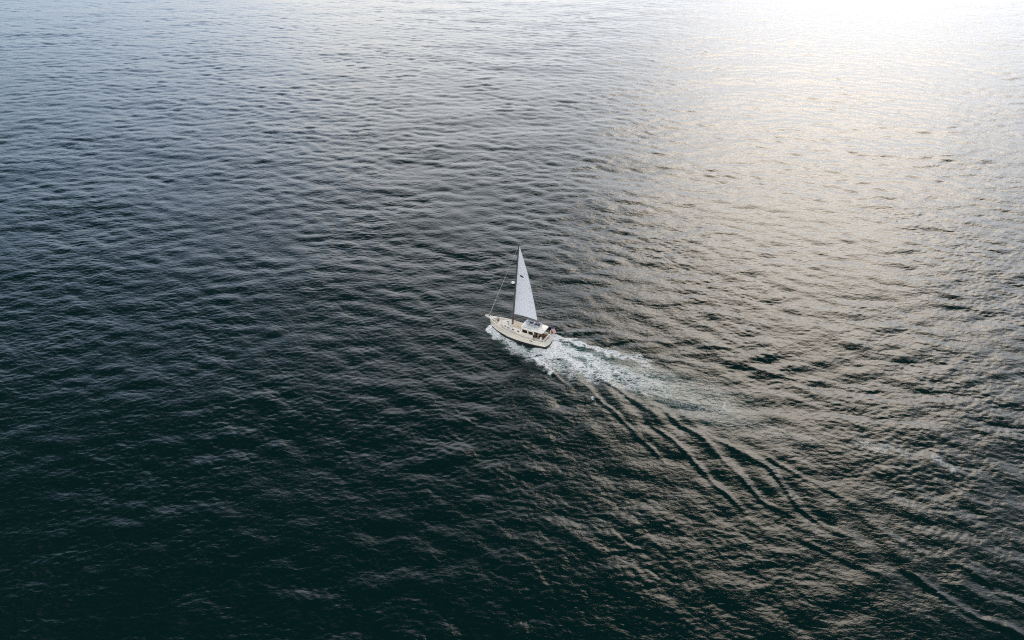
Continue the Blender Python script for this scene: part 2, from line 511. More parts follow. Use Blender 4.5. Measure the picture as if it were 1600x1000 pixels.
# ------------------------------------------------------------------ helpers: shapes
def new_obj(name, bm, m, parent=None, smooth=False):
    bmesh.ops.recalc_face_normals(bm, faces=bm.faces[:])
    me = bpy.data.meshes.new(name)
    bm.to_mesh(me); bm.free()
    me.materials.append(m)
    if smooth:
        me.polygons.foreach_set('use_smooth', [True] * len(me.polygons))
        me.set_sharp_from_angle(angle=R(38))
    o = bpy.data.objects.new(name, me); COL.objects.link(o)
    if parent: o.parent = parent
    return o

def rings(bm, loops, close=True, cap=(True, True)):
    """skin a list of equal-length point loops"""
    vs = [[bm.verts.new(p) for p in l] for l in loops]
    n = len(vs[0])
    for a, b in zip(vs[:-1], vs[1:]):
        for i in range(n if close else n - 1):
            j = (i + 1) % n
            try: bm.faces.new((a[i], a[j], b[j], b[i]))
            except ValueError: pass
    if cap[0]: bm.faces.new(vs[0][::-1])
    if cap[1]: bm.faces.new(vs[-1])
    return vs

def box(bm, c, s, bevel=0.0, rot=None, seg=2):
    t = bmesh.new()
    bmesh.ops.create_cube(t, size=1.0, matrix=Matrix.Diagonal((*s, 1)))
    if bevel > 0: bmesh.ops.bevel(t, geom=t.edges[:], offset=bevel, segments=seg, profile=0.5, affect='EDGES')
    M = Matrix.Translation(c) @ (rot.to_matrix().to_4x4() if rot else Matrix())
    bmesh.ops.transform(t, matrix=M, verts=t.verts[:])
    me = bpy.data.meshes.new('tmp'); t.to_mesh(me); t.free(); bm.from_mesh(me); bpy.data.meshes.remove(me)

def tube(bm, pts, r, n=8):
    """round bar along points; r a number or one per point"""
    pts = [Vector(p) for p in pts]
    rs = r if isinstance(r, (list, tuple)) else [r] * len(pts)
    loops = []
    up = Vector((0, 0, 1))
    prev = None
    for i, p in enumerate(pts):
        d = (pts[min(i + 1, len(pts) - 1)] - pts[max(i - 1, 0)]).normalized()
        a = prev if prev is not None else (up if abs(d.z) < 0.9 else Vector((1, 0, 0)))
        u = (a - d * a.dot(d)).normalized(); w = d.cross(u)
        prev = u
        loops.append([p + (u * math.cos(2 * math.pi * k / n) + w * math.sin(2 * math.pi * k / n)) * rs[i] for k in range(n)])
    rings(bm, loops)

def plate(bm, outline, z0, z1, bevel=0.0):
    """prism from an (x, y) outline"""
    a = [bm.verts.new((x, y, z0)) for x, y in outline]; b = [bm.verts.new((x, y, z1)) for x, y in outline]
    n = len(a)
    bm.faces.new(a[::-1]); top = bm.faces.new(b)
    for i in range(n): bm.faces.new((a[i], a[(i + 1) % n], b[(i + 1) % n], b[i]))
    if bevel > 0: bmesh.ops.bevel(bm, geom=list(top.edges), offset=bevel, segments=3, profile=0.5, affect='EDGES')

def rrect(x0, x1, y0, y1, r, n=5):
    o = []
    for cx, cy, a in ((x1 - r, y1 - r, 0), (x0 + r, y1 - r, 90), (x0 + r, y0 + r, 180), (x1 - r, y0 + r, 270)):
        for k in range(n + 1):
            t = R(a + 90 * k / n); o.append((cx + r * math.cos(t), cy + r * math.sin(t)))
    return o

def bm_new(): return bmesh.new()

# ------------------------------------------------------------------ the sailboat (x forward, y to port, z up from the waterline)
M_HULL = mat('hull_paint', (0.76, 0.725, 0.645), 0.28, noise=0.08, nscale=1.2)
M_BOTTOM = mat('bottom_paint', (0.012, 0.014, 0.016), 0.55)
M_DECK = mat('deck_paint', (0.77, 0.74, 0.68), 0.6, noise=0.07, nscale=2.0, bump=0.3, bscale=120)
M_WHITE = mat('white_gelcoat', (0.82, 0.81, 0.79), 0.3, noise=0.05, nscale=1.5)
M_TAN = mat('tan_deck', (0.62, 0.53, 0.38), 0.65, noise=0.15, nscale=5.0)
M_TEAK = mat('teak', (0.23, 0.12, 0.055), 0.55, noise=0.35, nscale=7.0)
M_WOODM = mat('varnished_wood', (0.10, 0.050, 0.026), 0.4, noise=0.3, nscale=9.0)
M_SPAR = mat('dark_spar', (0.085, 0.082, 0.085), 0.4, noise=0.1)
M_STEEL = mat('stainless_steel', (0.55, 0.55, 0.56), 0.25, metal=1.0)
M_BLACK = mat('black_plastic', (0.012, 0.012, 0.013), 0.4)
M_GREYT = mat('grey_rubber', (0.40, 0.43, 0.50), 0.5, noise=0.12, nscale=4)
M_DGREY = mat('dark_grey_rubber', (0.05, 0.055, 0.065), 0.6)
M_YEL = mat('yellow_foam', (0.72, 0.60, 0.28), 0.6)
M_CLOTH = mat('white_cover_cloth', (0.78, 0.77, 0.77), 0.8, noise=0.1, nscale=6, bump=0.5, bscale=9)
M_ROPE = mat('rope', (0.55, 0.50, 0.42), 0.9)

def glass_mat():
    m = mat('smoked_glass', (0.010, 0.012, 0.012), 0.06)
    return m
M_GLASS = glass_mat()

boat = bpy.data.objects.new('sailboat', None); COL.objects.link(boat)
boat.empty_display_size = 1.0
boat.location = (BOAT[0], BOAT[1], 0.02)
boat.rotation_mode = 'XYZ'
# heel away from the viewer, bow slightly up
boat.rotation_euler = (Matrix.Rotation(HEAD, 3, 'Z') @ Matrix.Rotation(R(-0.8), 3, 'Y') @ Matrix.Rotation(HEEL, 3, 'X')).to_euler()
tag(boat, 'cream motor sailboat under one white sail leaving a foaming wake', 'sailboat')

# half breadths and heights along the hull
XS = np.array([0.0, 0.6, 1.5, 3.0, 4.5, 6.0, 7.3, 8.5, 9.5, 10.3, 10.9, 11.25])
DKB = np.array([1.42, 1.52, 1.66, 1.84, 1.93, 1.90, 1.76, 1.48, 1.12, 0.70, 0.34, 0.09])
WLB = np.array([1.20, 1.34, 1.50, 1.68, 1.74, 1.66, 1.44, 1.08, 0.70, 0.34, 0.09, 0.012])
SHZ = np.array([1.16, 1.17, 1.20, 1.24, 1.30, 1.38, 1.48, 1.59, 1.71, 1.83, 1.92, 1.98])
def hb(x): return float(np.interp(x, XS, DKB))
def sz(x): return float(np.interp(x, XS, SHZ))
def wb(x): return float(np.interp(x, XS, WLB))

def stations():
    xs = np.linspace(0, 11.25, 46)
    from_np = []
    for x in xs:
        # smooth the tables
        k = np.exp(-((XS - x) / 0.001) ** 2)
        from_np.append((x, hb(x), wb(x), sz(x)))
    return from_np

def rake_x(x, z):
    """stern leans in towards the deck, stem leans out towards the deck"""
    s = max(0, 1 - x / 2.2)
    b = max(0, (x - 9.0) / 2.25)
    return x + s * 0.42 * (z / 1.16) - b * b * 0.55 * (1 - z / 1.9)

BOOT = 0.36
def hull_sides(zlo_f, zhi_f, nz):
    bm = bm_new()
    for side in (1, -1):
        loops = []
        for x, b, w, s in stations():
            zl, zh = zlo_f(s), zhi_f(s)
            l = []
            for k in range(nz + 1):
                z = zl + (zh - zl) * k / nz
                if z >= 0:
                    t = z / s
                    y = w + (b - w) * (t ** 1.35 if x > 7 else t ** 0.75)
                else:
                    y = w * (1 - (z / -0.95) ** 2) ** 0.5 if z > -0.95 else 0
                crown = -0.16 * (1 - (y / 1.5) ** 2) * max(0, 1 - x / 0.6) if x < .6 else 0
                l.append((rake_x(x, z), side * y, z))
            loops.append(l)
        rings(bm, loops, close=False, cap=(False, False))
    return bm

new_obj('hull', hull_sides(lambda s: BOOT, lambda s: s, 10), M_HULL, boat, True)
HULL = [o for o in boat.children if o.name.startswith('hull')][0]
bm = hull_sides(lambda s: -0.949, lambda s: BOOT - 0.002, 8)
new_obj('bottom', bm, M_BOTTOM, boat, True)

def transom(z0, z1, nz, name, m, parent):
    bm = bm_new()
    loops = []
    for k in range(nz + 1):
        z = z0 + (z1 - z0) * k / nz
        s = SHZ[0]
        w, b = WLB[0], DKB[0]
        y = w + (b - w) * (z / s) ** 0.75 if z >= 0 else w * (1 - (z / -0.95) ** 2) ** 0.5
        l = []
        for i in range(17):
            t = -1 + i / 8
            l.append((rake_x(0, z) - 0.30 * (1 - t * t), y * t, z))
        loops.append(l)
    rings(bm, loops, close=False, cap=(False, False))
    return new_obj(name, bm, m, parent, True)
transom(BOOT, SHZ[0], 8, 'transom', M_HULL, boat)
transom(-0.94, BOOT - 0.002, 8, 'transom_bottom', M_BOTTOM, boat)

# keel and rudder below
bm = bm_new(); box(bm, (5.2, 0, -1.25), (4.6, 0.26, 0.9), 0.1); new_obj('keel', bm, M_BOTTOM, boat)
bm = bm_new(); box(bm, (0.75, 0, -0.95), (0.75, 0.10, 1.1), 0.04); new_obj('rudder', bm, M_BOTTOM, boat)

# rubbing strake and cap rail, one of each along both sides
for side in (1, -1):
    bm = bm_new()
    tube(bm, [(rake_x(x, s - 0.30), side * (w + (b - w) * ((s - .3) / s) ** (1.35 if x > 7 else .75) + 0.012), s - 0.30) for x, b, w, s in stations()[1:]], 0.032, 6)
    new_obj('rubbing_strake', bm, M_TAN, boat, True)
    bm = bm_new()
    loops = []
    for x, b, w, s in stations():
        y = b; xx = rake_x(x, s)
        loops.append([(xx, side * (y + 0.035), s - 0.005), (xx, side * (y + 0.035), s + 0.05), (xx, side * max(y - 0.09, 0.0), s + 0.05), (xx, side * max(y - 0.09, 0.0), s - 0.005)])
    rings(bm, loops)
    new_obj('cap_rail', bm, M_HULL, boat, True)
bm = bm_new()
loops = []
for i in range(17):
    t = -1 + i / 8
    x = rake_x(0, SHZ[0]) - 0.30 * (1 - t * t); y = DKB[0] * t
    loops.append([(x - 0.05, y, 1.155), (x - 0.05, y, 1.212), (x + 0.12, y, 1.212), (x + 0.12, y, 1.155)])
rings(bm, loops)
new_obj('stern_rail_cap', bm, M_HULL, boat, True)

# deck, cut open for the cockpit
def deck_z(x): return sz(x) - 0.16
bm = bm_new()
def deck_strip(xa, xb, yi, n):
    for side in (1, -1):
        loops = []
        for k in range(n + 1):
            x = xa + (xb - xa) * k / n
            b = hb(x) - 0.02
            loops.append([(rake_x(x, deck_z(x)), side * min(yi, b) * t + side * (b - min(yi, b)) * t + side * min(yi, b) * (1 - t), deck_z(x) + 0.04 * (1 - ((min(yi, b) + (b - min(yi, b)) * t) / max(b, .1)) ** 2)) for t in (0, 0.33, 0.66, 1)])
        rings(bm, loops, close=False, cap=(False, False))
deck_strip(2.35, 11.2, 0.0, 30)
deck_strip(0.55, 2.35, 1.12, 8)
deck_strip(0.0, 0.55, 0.0, 4)
new_obj('deck', bm, M_DECK, boat, True)

# cockpit well: sole, sides, benches
cockpit_z = 0.62
bm = bm_new(); box(bm, (1.48, 0, cockpit_z), (1.95, 2.24, 0.05), 0.01); new_obj('cockpit_sole', bm, M_TEAK, boat)
for side in (1, -1):
    bm = bm_new(); box(bm, (1.46, side * 1.14, 0.99), (2.0, 0.06, 0.76), 0.02); new_obj('cockpit_side', bm, M_HULL, boat)
    bm = bm_new(); box(bm, (1.42, side * 0.88, 0.86), (1.55, 0.44, 0.42), 0.03); b_ = new_obj('cockpit_bench', bm, M_TEAK, boat)
    for k in range(4):
        bm = bm_new(); box(bm, (1.42, side * (0.72 + 0.105 * k), 1.083), (1.5, 0.085, 0.022), 0.004); new_obj('slat', bm, M_TEAK, b_)
bm = bm_new(); box(bm, (0.55, 0, 0.98), (0.07, 2.3, 0.74), 0.02); new_obj('cockpit_end', bm, M_HULL, boat)
bm = bm_new(); plate(bm, rrect(0.40, 0.62, -1.2, 1.2, 0.08), 1.30, 1.42, 0.03); new_obj('aft_coaming', bm, M_HULL, boat, True)
bm = bm_new(); box(bm, (0.80, 0, 0.86), (0.36, 1.3, 0.42), 0.03); new_obj('helm_seat', bm, M_TEAK, boat)
# wheel
bm = bm_new()
tube(bm, [(1.95, 0.34 * math.cos(a), 1.45 + 0.34 * math.sin(a)) for a in np.linspace(0, 2 * math.pi, 25)], 0.022, 6)
for k in range(3):
    a = math.pi * k / 3
    tube(bm, [(1.95, -0.34 * math.cos(a), 1.45 - 0.34 * math.sin(a)), (1.95, 0.34 * math.cos(a), 1.45 + 0.34 * math.sin(a))], 0.013, 5)
new_obj('steering_wheel', bm, M_STEEL, boat, True)
bm = bm_new(); box(bm, (2.08, 0, 1.08), (0.16, 0.22, 0.86), 0.04); new_obj('helm_pedestal', bm, M_WHITE, boat)

# cabin trunk forward of the wheelhouse
TRUNK = [(4.55, 1.22), (6.0, 1.20), (7.2, 1.05), (8.1, 0.80), (8.75, 0.46), (8.95, 0.18)]
def trunk_outline(inset):
    p = [(x - (inset if i > 3 else 0), max(y - inset, 0.03)) for i, (x, y) in enumerate(TRUNK)]
    return p + [(x, -y) for x, y in p[::-1]]
bm = bm_new()
lo = [(x, y, deck_z(x) - 0.02) for x, y in trunk_outline(0)]
mi = [(x, y, 1.84 + 0.02 * (x - 4.5)) for x, y in trunk_outline(0.10)]
hi = [(x, y, 1.92 + 0.02 * (x - 4.5)) for x, y in trunk_outline(0.20)]
rings(bm, [lo, mi, hi], cap=(False, True))
new_obj('cabin_trunk', bm, M_DECK, boat, True)
TRK = [o for o in boat.children if o.name == 'cabin_trunk'][0]
def trunk_y(x): return float(np.interp(x, [a for a, b in TRUNK], [b for a, b in TRUNK]))
for side in (1, -1):
    for x in (5.15, 6.15, 7.05, 7.75):
        y = trunk_y(x) - 0.035
        ang = math.atan2(trunk_y(x + .1) - trunk_y(x - .1), 0.2)
        M = Matrix.Translation((x, side * y, 1.66)) @ Matrix.Rotation(side * ang, 4, 'Z')
        for nm, sc, mm in (('porthole', 1.0, M_STEEL), ('pane', 0.80, M_GLASS)):
            bm = bm_new()
            o_ = [(0.22 * sc * math.copysign(abs(math.cos(t)) ** .6, math.cos(t)), 0.105 * sc * math.copysign(abs(math.sin(t)) ** .7, math.sin(t))) for t in np.linspace(0, 2 * math.pi, 20, endpoint=False)]
            th = 0.03 if nm == 'porthole' else 0.038
            rings(bm, [[(a, side * -0.03, b) for a, b in o_], [(a, side * th, b) for a, b in o_]])
            bmesh.ops.transform(bm, matrix=M, verts=bm.verts[:])
            if nm == 'porthole': ph = new_obj(nm, bm, mm, boat)
            else: new_obj(nm, bm, mm, ph)
# tan non-slip panel and hatches on the trunk
bm = bm_new(); plate(bm, rrect(4.85, 6.45, -0.78, 0.62, 0.18), 1.925, 1.985, 0.02); new_obj('non_slip_panel', bm, M_TAN, boat, True)
for (x, y, sx, sy, m_) in ((7.75, 0, 0.52, 0.52, M_WHITE), (5.55, 0.0, 0.6, 0.6, M_TAN)):
    bm = bm_new(); plate(bm, rrect(x - sx / 2, x + sx / 2, y - sy / 2, y + sy / 2, 0.07), 1.96, 2.06, 0.03); h_ = new_obj('hatch', bm, m_, boat, True)
    if m_ is M_WHITE:
        bm = bm_new(); plate(bm, rrect(x - sx * .36, x + sx * .36, y - sy * .36, y + sy * .36, 0.05), 2.05, 2.068); new_obj('pane', bm, M_GLASS, h_)
for y in (0.62, -0.62):
    bm = bm_new()
    tube(bm, [(7.25, y, 1.9), (7.25, y, 2.12), (7.30, y, 2.2), (7.40, y, 2.24)], [0.06, 0.06, 0.075, 0.10], 8)
    new_obj('cowl_vent', bm, M_STEEL, boat, True)
for side in (1, -1):
    bm = bm_new()
    tube(bm, [(4.9, side * 0.98, 1.97), (4.95, side * 0.98, 2.04), (7.0, side * 0.86, 2.08), (7.05, side * 0.86, 2.0)], 0.018, 6)
    new_obj('grab_rail', bm, M_TEAK, boat, True)

# wheelhouse walls with real window openings
WX0, WX1, WY = 2.30, 4.62, 1.20
WZ0, WZ1 = 1.08, 2.62
def wall_panel(pieces, name='wheelhouse_wall'):
    bm = bm_new()
    for c, s, rot in pieces: box(bm, c, s, 0.012, rot, 1)
    return new_obj(name, bm, M_HULL, boat)
win_z0, win_z1 = 1.80, 2.36
wins = [(2.50, 3.28), (3.52, 4.40)]
for side in (1, -1):
    y = side * WY; P = []
    P.append((((WX0 + WX1) / 2, y, (WZ0 + win_z0) / 2), (WX1 - WX0, 0.06, win_z0 - WZ0), None))
    P.append((((WX0 + WX1) / 2, y, (WZ1 + win_z1) / 2), (WX1 - WX0, 0.06, WZ1 - win_z1), None))
    edges = [WX0] + [e for w in wins for e in w] + [WX1]
    for a, b in zip(edges[0::2], edges[1::2]):
        P.append((((a + b) / 2, y, (win_z0 + win_z1) / 2), (b - a, 0.06, win_z1 - win_z0 + 0.004), None))
    wall_panel(P)
    for a, b in wins:
        bm = bm_new()
        yy = y + side * 0.025
        for c, s in ((((a + b) / 2, yy, win_z0 + .015), (b - a, 0.05, 0.035)), (((a + b) / 2, yy, win_z1 - .015), (b - a, 0.05, 0.035)),
                     ((a + .015, yy, (win_z0 + win_z1) / 2), (0.035, 0.05, win_z1 - win_z0)), ((b - .015, yy, (win_z0 + win_z1) / 2), (0.035, 0.05, win_z1 - win_z0)),
                     (((a + b) / 2, yy, (win_z0 + win_z1) / 2), (0.045, 0.05, win_z1 - win_z0))):
            box(bm, c, s, 0.006, None, 1)
        fr = new_obj('window', bm, M_BLACK, boat)
        for q in (0, 1):
            m0 = a + 0.03 if q == 0 else (a + b) / 2 + 0.02; m1 = (a + b) / 2 - 0.02 if q == 0 else b - 0.03
            bm = bm_new(); box(bm, ((m0 + m1) / 2, y, (win_z0 + win_z1) / 2), (m1 - m0, 0.02, win_z1 - win_z0 - 0.05)); new_obj('pane', bm, M_GLASS, fr)
# raked windscreen with three panes
bm = bm_new()
fx0, fx1 = 4.86, 4.50
rings(bm, [[(4.63, -WY, WZ0), (4.63, WY, WZ0), (fx0, 1.12, 1.86), (fx0, -1.12, 1.86)], [(4.57, -WY, WZ0), (4.57, WY, WZ0), (fx0 - .06, 1.12, 1.86), (fx0 - .06, -1.12, 1.86)]])
rings(bm, [[(fx0 - .001, -1.13, 1.862), (fx0 - .001, 1.13, 1.862), (fx1, 1.18, WZ1), (fx1, -1.18, WZ1)], [(fx0 - .06, -1.13, 1.862), (fx0 - .06, 1.13, 1.862), (fx1 - .06, 1.18, WZ1), (fx1 - .06, -1.18, WZ1)]])
ws = new_obj('windscreen', bm, M_HULL, boat)
for k in range(3):
    ya, yb = -1.05 + 0.72 * k, -1.05 + 0.72 * k + 0.64
    def wp(y, t, off): return (fx0 + (fx1 - fx0) * t + off, y, 1.862 + (WZ1 - 1.862) * t)
    bm = bm_new()
    rings(bm, [[wp(ya, .12, .012), wp(yb, .12, .012), wp(yb, .85, .012), wp(ya, .85, .012)], [wp(ya, .12, -.03), wp(yb, .12, -.03), wp(yb, .85, -.03), wp(ya, .85, -.03)]])
    new_obj('pane', bm, M_GLASS, ws)
# aft bulkhead with a dark doorway and its door
bm = bm_new()
box(bm, (WX0, 0.83, 1.68), (0.06, 0.68, 1.88), 0.01); box(bm, (WX0, -0.60, 1.68), (0.06, 1.14, 1.88), 0.01)
box(bm, (WX0, 0.23, 2.52), (0.055, 0.54, 0.20), 0.01)
bh = new_obj('aft_bulkhead', bm, M_TEAK, boat)
bm = bm_new(); box(bm, (WX0 + 0.03, 0.23, 1.55), (0.03, 0.52, 1.72)); dr = new_obj('companionway_door', bm, M_WOODM, boat)
bm = bm_new(); box(bm, (WX0 - 0.005, 0.23, 2.05), (0.03, 0.36, 0.5)); new_obj('pane', bm, M_GLASS, dr)
bm = bm_new(); box(bm, (WX0 - 0.02, 0.40, 1.55), (0.04, 0.03, 0.12), 0.008); new_obj('handle', bm, M_STEEL, dr)
for y in (-0.75,):
    bm = bm_new(); box(bm, (WX0 - 0.02, y, 2.05), (0.05, 0.5, 0.42), 0.01); w_ = new_obj('window', bm, M_BLACK, boat)
    bm = bm_new(); box(bm, (WX0 - 0.03, y, 2.05), (0.04, 0.42, 0.34)); new_obj('pane', bm, M_GLASS, w_)

# hard top over wheelhouse and cockpit
bm = bm_new()
o_ = []
for x, y in rrect(0.78, 4.78, -1.31, 1.31, 0.34, 6):
    o_.append((x + (0.18 * (1 - (y / 1.36) ** 2) if x > 3 else 0), y))
loops = []
for z, k in ((2.60, 0.97), (2.63, 1.0), (2.70, 1.0), (2.745, 0.975), (2.775, 0.90)):
    loops.append([(2.8 + (x - 2.8) * (1 - (1 - k) * .6), y * k, z) for x, y in o_])
rings(bm, loops)
roof = new_obj('hard_top', bm, M_WHITE, boat, True)
bm = bm_new(); plate(bm, rrect(1.42, 1.72, -0.2, 0.1, 0.04), 2.77, 2.81, 0.01); new_obj('roof_hatch', bm, M_DECK, boat)
bm = bm_new(); tube(bm, [(1.05, 0.55, 2.75), (1.05, 0.55, 2.84)], [0.07, 0.05], 10); new_obj('vent_cap', bm, M_SPAR, boat)
bm = bm_new(); tube(bm, [(1.9, -0.95, 2.77), (1.9, -0.95, 2.90), (2.0, -0.95, 2.95)], [0.06, 0.06, 0.09], 8); new_obj('vent_cap', bm, M_SPAR, boat)
for side in (1, -1):
    for x in (0.98,):
        bm = bm_new(); tube(bm, [(x - 0.25, side * 1.16, 1.25), (x, side * 1.16, 2.62)], 0.03, 8); new_obj('roof_post', bm, M_STEEL, boat, True)
    bm = bm_new(); tube(bm, [(2.9, side * 1.25, 2.74), (2.95, side * 1.25, 2.84), (4.3, side * 1.25, 2.84), (4.35, side * 1.25, 2.74)], 0.018, 6); new_obj('grab_rail', bm, M_STEEL, boat, True)
# dark vent slot in the port topsides and its opposite
for side in (1, -1):
    x = 2.55
    yy = hb(x) - 0.03
    bm = bm_new(); box(bm, (x, side * (yy + 0.012), 0.98), (0.56, 0.06, 0.15), 0.02); f_ = new_obj('vent', bm, M_BLACK, boat)

# bowsprit platform, rollers, windlass, cleats
bm = bm_new()
loops = []
for x, hw, z in ((10.0, 0.42, 1.80), (10.7, 0.40, 1.90), (11.3, 0.33, 1.97), (11.9, 0.26, 2.03), (12.05, 0.12, 2.045)):
    loops.append([(x, -hw, z), (x, -hw, z + 0.10), (x, hw, z + 0.10), (x, hw, z)])
rings(bm, loops)
new_obj('bow_platform', bm, M_WHITE, boat)
bm = bm_new(); tube(bm, [(9.55, 0.0, 1.68), (9.55, 0, 2.0)], [0.16, 0.11], 12); tube(bm, [(9.55, -0.28, 1.86), (9.55, 0.28, 1.86)], 0.09, 10); new_obj('windlass', bm, M_WOODM, boat, True)
bm = bm_new(); box(bm, (10.15, 0.0, 1.96), (0.8, 0.10, 0.06), 0.02); new_obj('anchor_chain', bm, M_SPAR, boat)
for x, y in ((9.9, 0.62), (9.9, -0.62), (0.75, 1.30), (0.75, -1.30), (5.6, 1.74), (5.6, -1.74)):
    z = sz(x) + 0.05
    bm = bm_new(); tube(bm, [(x - .14, y, z + .09), (x - .06, y, z + .10), (x + .06, y, z + .10), (x + .14, y, z + .09)], 0.022, 6); box(bm, (x, y, z + .04), (.10, .05, .09), .01); new_obj('cleat', bm, M_STEEL, boat)

# pulpit, stanchions, lifelines, pushpit
def edge(x, side, dz=0.0): return (rake_x(x, sz(x)), side * (hb(x) - 0.03), sz(x) + 0.05 + dz)
bm = bm_new()
pp = [(10.2, 0.66, 2.55), (10.9, 0.42, 2.68), (11.7, 0.28, 2.78), (12.0, 0.0, 2.80)]
full = pp + [(x, -y, z) for x, y, z in pp[-2::-1]]
tube(bm, full, 0.022, 6)
tube(bm, [(x, y * .98, z - 0.32) for x, y, z in full], 0.014, 6)
for x, y, z in ((10.2, 0.66, 2.55), (11.0, 0.40, 2.69), (11.8, 0.26, 2.79)):
    for s in (1, -1): tube(bm, [(x, s * y, z), (x - 0.05, s * min(y, hb(min(x, 11.2)) + .2), 1.9 if x < 11 else 2.08)], 0.018, 6)
new_obj('pulpit', bm, M_WOODM, boat, True)
ST = [9.2, 8.0, 6.7, 5.4, 4.1, 2.9, 1.7]
for side in (1, -1):
    for x in ST:
        bm = bm_new(); p = Vector(edge(x, side)); tube(bm, [p, p + Vector((0, 0, 0.66))], 0.014, 6); new_obj('stanchion', bm, M_STEEL, boat, True)
    for h in (0.64, 0.34):
        bm = bm_new()
        tube(bm, [(10.2, side * 0.66, 1.88 + h)] + [edge(x, side, h) for x in ST] + [edge(0.5, side, h)], 0.007, 4)
        new_obj('lifeline', bm, M_STEEL, boat)
bm = bm_new()
pr = [edge(1.0, 1, 0.64), edge(0.45, 1, 0.66), (0.30, 1.2, 1.86), (0.18, 0.6, 1.87), (0.15, 0, 1.87)]
pr = pr + [(x, -y, z) for x, y, z in pr[-2::-1]]
tube(bm, pr, 0.018, 6); tube(bm, [(x, y, z - 0.30) for x, y, z in pr], 0.013, 6)
for p in (pr[0], pr[2], pr[4], pr[6], pr[8]): tube(bm, [p, (p[0] + .05, p[1], 1.18)], 0.016, 6)
new_obj('pushpit', bm, M_STEEL, boat, True)

# ------------------------------------------------------------------ rig
XM, ZB, ZT, RAKE = 6.83, 1.93, 16.6, 0.46
def mast_at(z): return Vector((XM - RAKE * (z - ZB) / (ZT - ZB), 0, z))
bm = bm_new()
loops = []
for z, k in ((3.3, 1), (8, 1), (13, .95), (16.65, .7)):
    c = mast_at(z); loops.append([c + Vector((0.135 * k * math.cos(t), 0.085 * k * math.sin(t), 0)) for t in np.linspace(0, 2 * math.pi, 14, endpoint=False)])
rings(bm, loops)
mast = new_obj('mast', bm, M_SPAR, boat, True)
bm = bm_new()
loops = []
for z, k in ((ZB, 1.5), (2.02, 1.5), (2.1, 1.04), (3.31, 1.02)):
    c = mast_at(z); loops.append([c + Vector((0.135 * k * math.cos(t), 0.09 * k * math.sin(t), 0)) for t in np.linspace(0, 2 * math.pi, 14, endpoint=False)])
rings(bm, loops)
new_obj('mast_boot', bm, M_WOODM, boat, True)
for z, l in ((7.2, 1.15), (11.6, 0.9)):
    for side in (1, -1):
        c = mast_at(z)
        bm = bm_new(); tube(bm, [c, c + Vector((-0.16, side * l, 0.05))], [0.035, 0.022], 6); new_obj('spreader', bm, M_SPAR, boat, True)
c = mast_at(9.7)
bm = bm_new()
loops = []
for z, r_ in ((-.11, .20), (-.09, .27), (0.0, .30), (.08, .27), (.13, .16)):
    loops.append([c + Vector((0.50 + r_ * math.cos(t), r_ * math.sin(t), z)) for t in np.linspace(0, 2 * math.pi, 18, endpoint=False)])
rings(bm, loops)
rd = new_obj('radar_dome', bm, M_WHITE, boat, True)
bm = bm_new(); box(bm, c + Vector((0.28, 0, -0.13)), (0.5, 0.12, 0.04), 0.01); new_obj('bracket', bm, M_SPAR, rd)
c = mast_at(16.6)
bm = bm_new(); box(bm, c + Vector((-0.05, 0, 0.06)), (0.42, 0.10, 0.10), 0.02); tube(bm, [c + Vector((-.1, 0, .1)), c + Vector((-.1, 0, .75))], 0.012, 5)
tube(bm, [c + Vector((.15, 0, .1)), c + Vector((.3, 0, .3)), c + Vector((.5, 0, .3))], 0.010, 5); new_obj('masthead', bm, M_SPAR, boat)

TACK = mast_at(3.95) + Vector((-0.16, 0, 0)); CLEW = Vector((2.62, -0.55, 3.66)); HEADP = mast_at(16.35) + Vector((-0.14, 0, 0))
# boom under the foot
bm = bm_new()
tube(bm, [mast_at(3.72) + Vector((-.1, 0, 0)), CLEW + Vector((-0.25, -0.03, -0.17))], [0.10, 0.085], 10)
boom = new_obj('boom', bm, M_SPAR, boat, True)
bm = bm_new(); tube(bm, [CLEW + Vector((0.1, 0, -0.2)), (2.2, -0.2, 2.8)], 0.014, 5); new_obj('mainsheet', bm, M_ROPE, boat)
bm = bm_new(); tube(bm, [mast_at(2.2) + Vector((-.13, 0, 0)), TACK.lerp(CLEW, 0.38) + Vector((0, 0, -0.22))], 0.02, 5); new_obj('vang', bm, M_SPAR, boat)

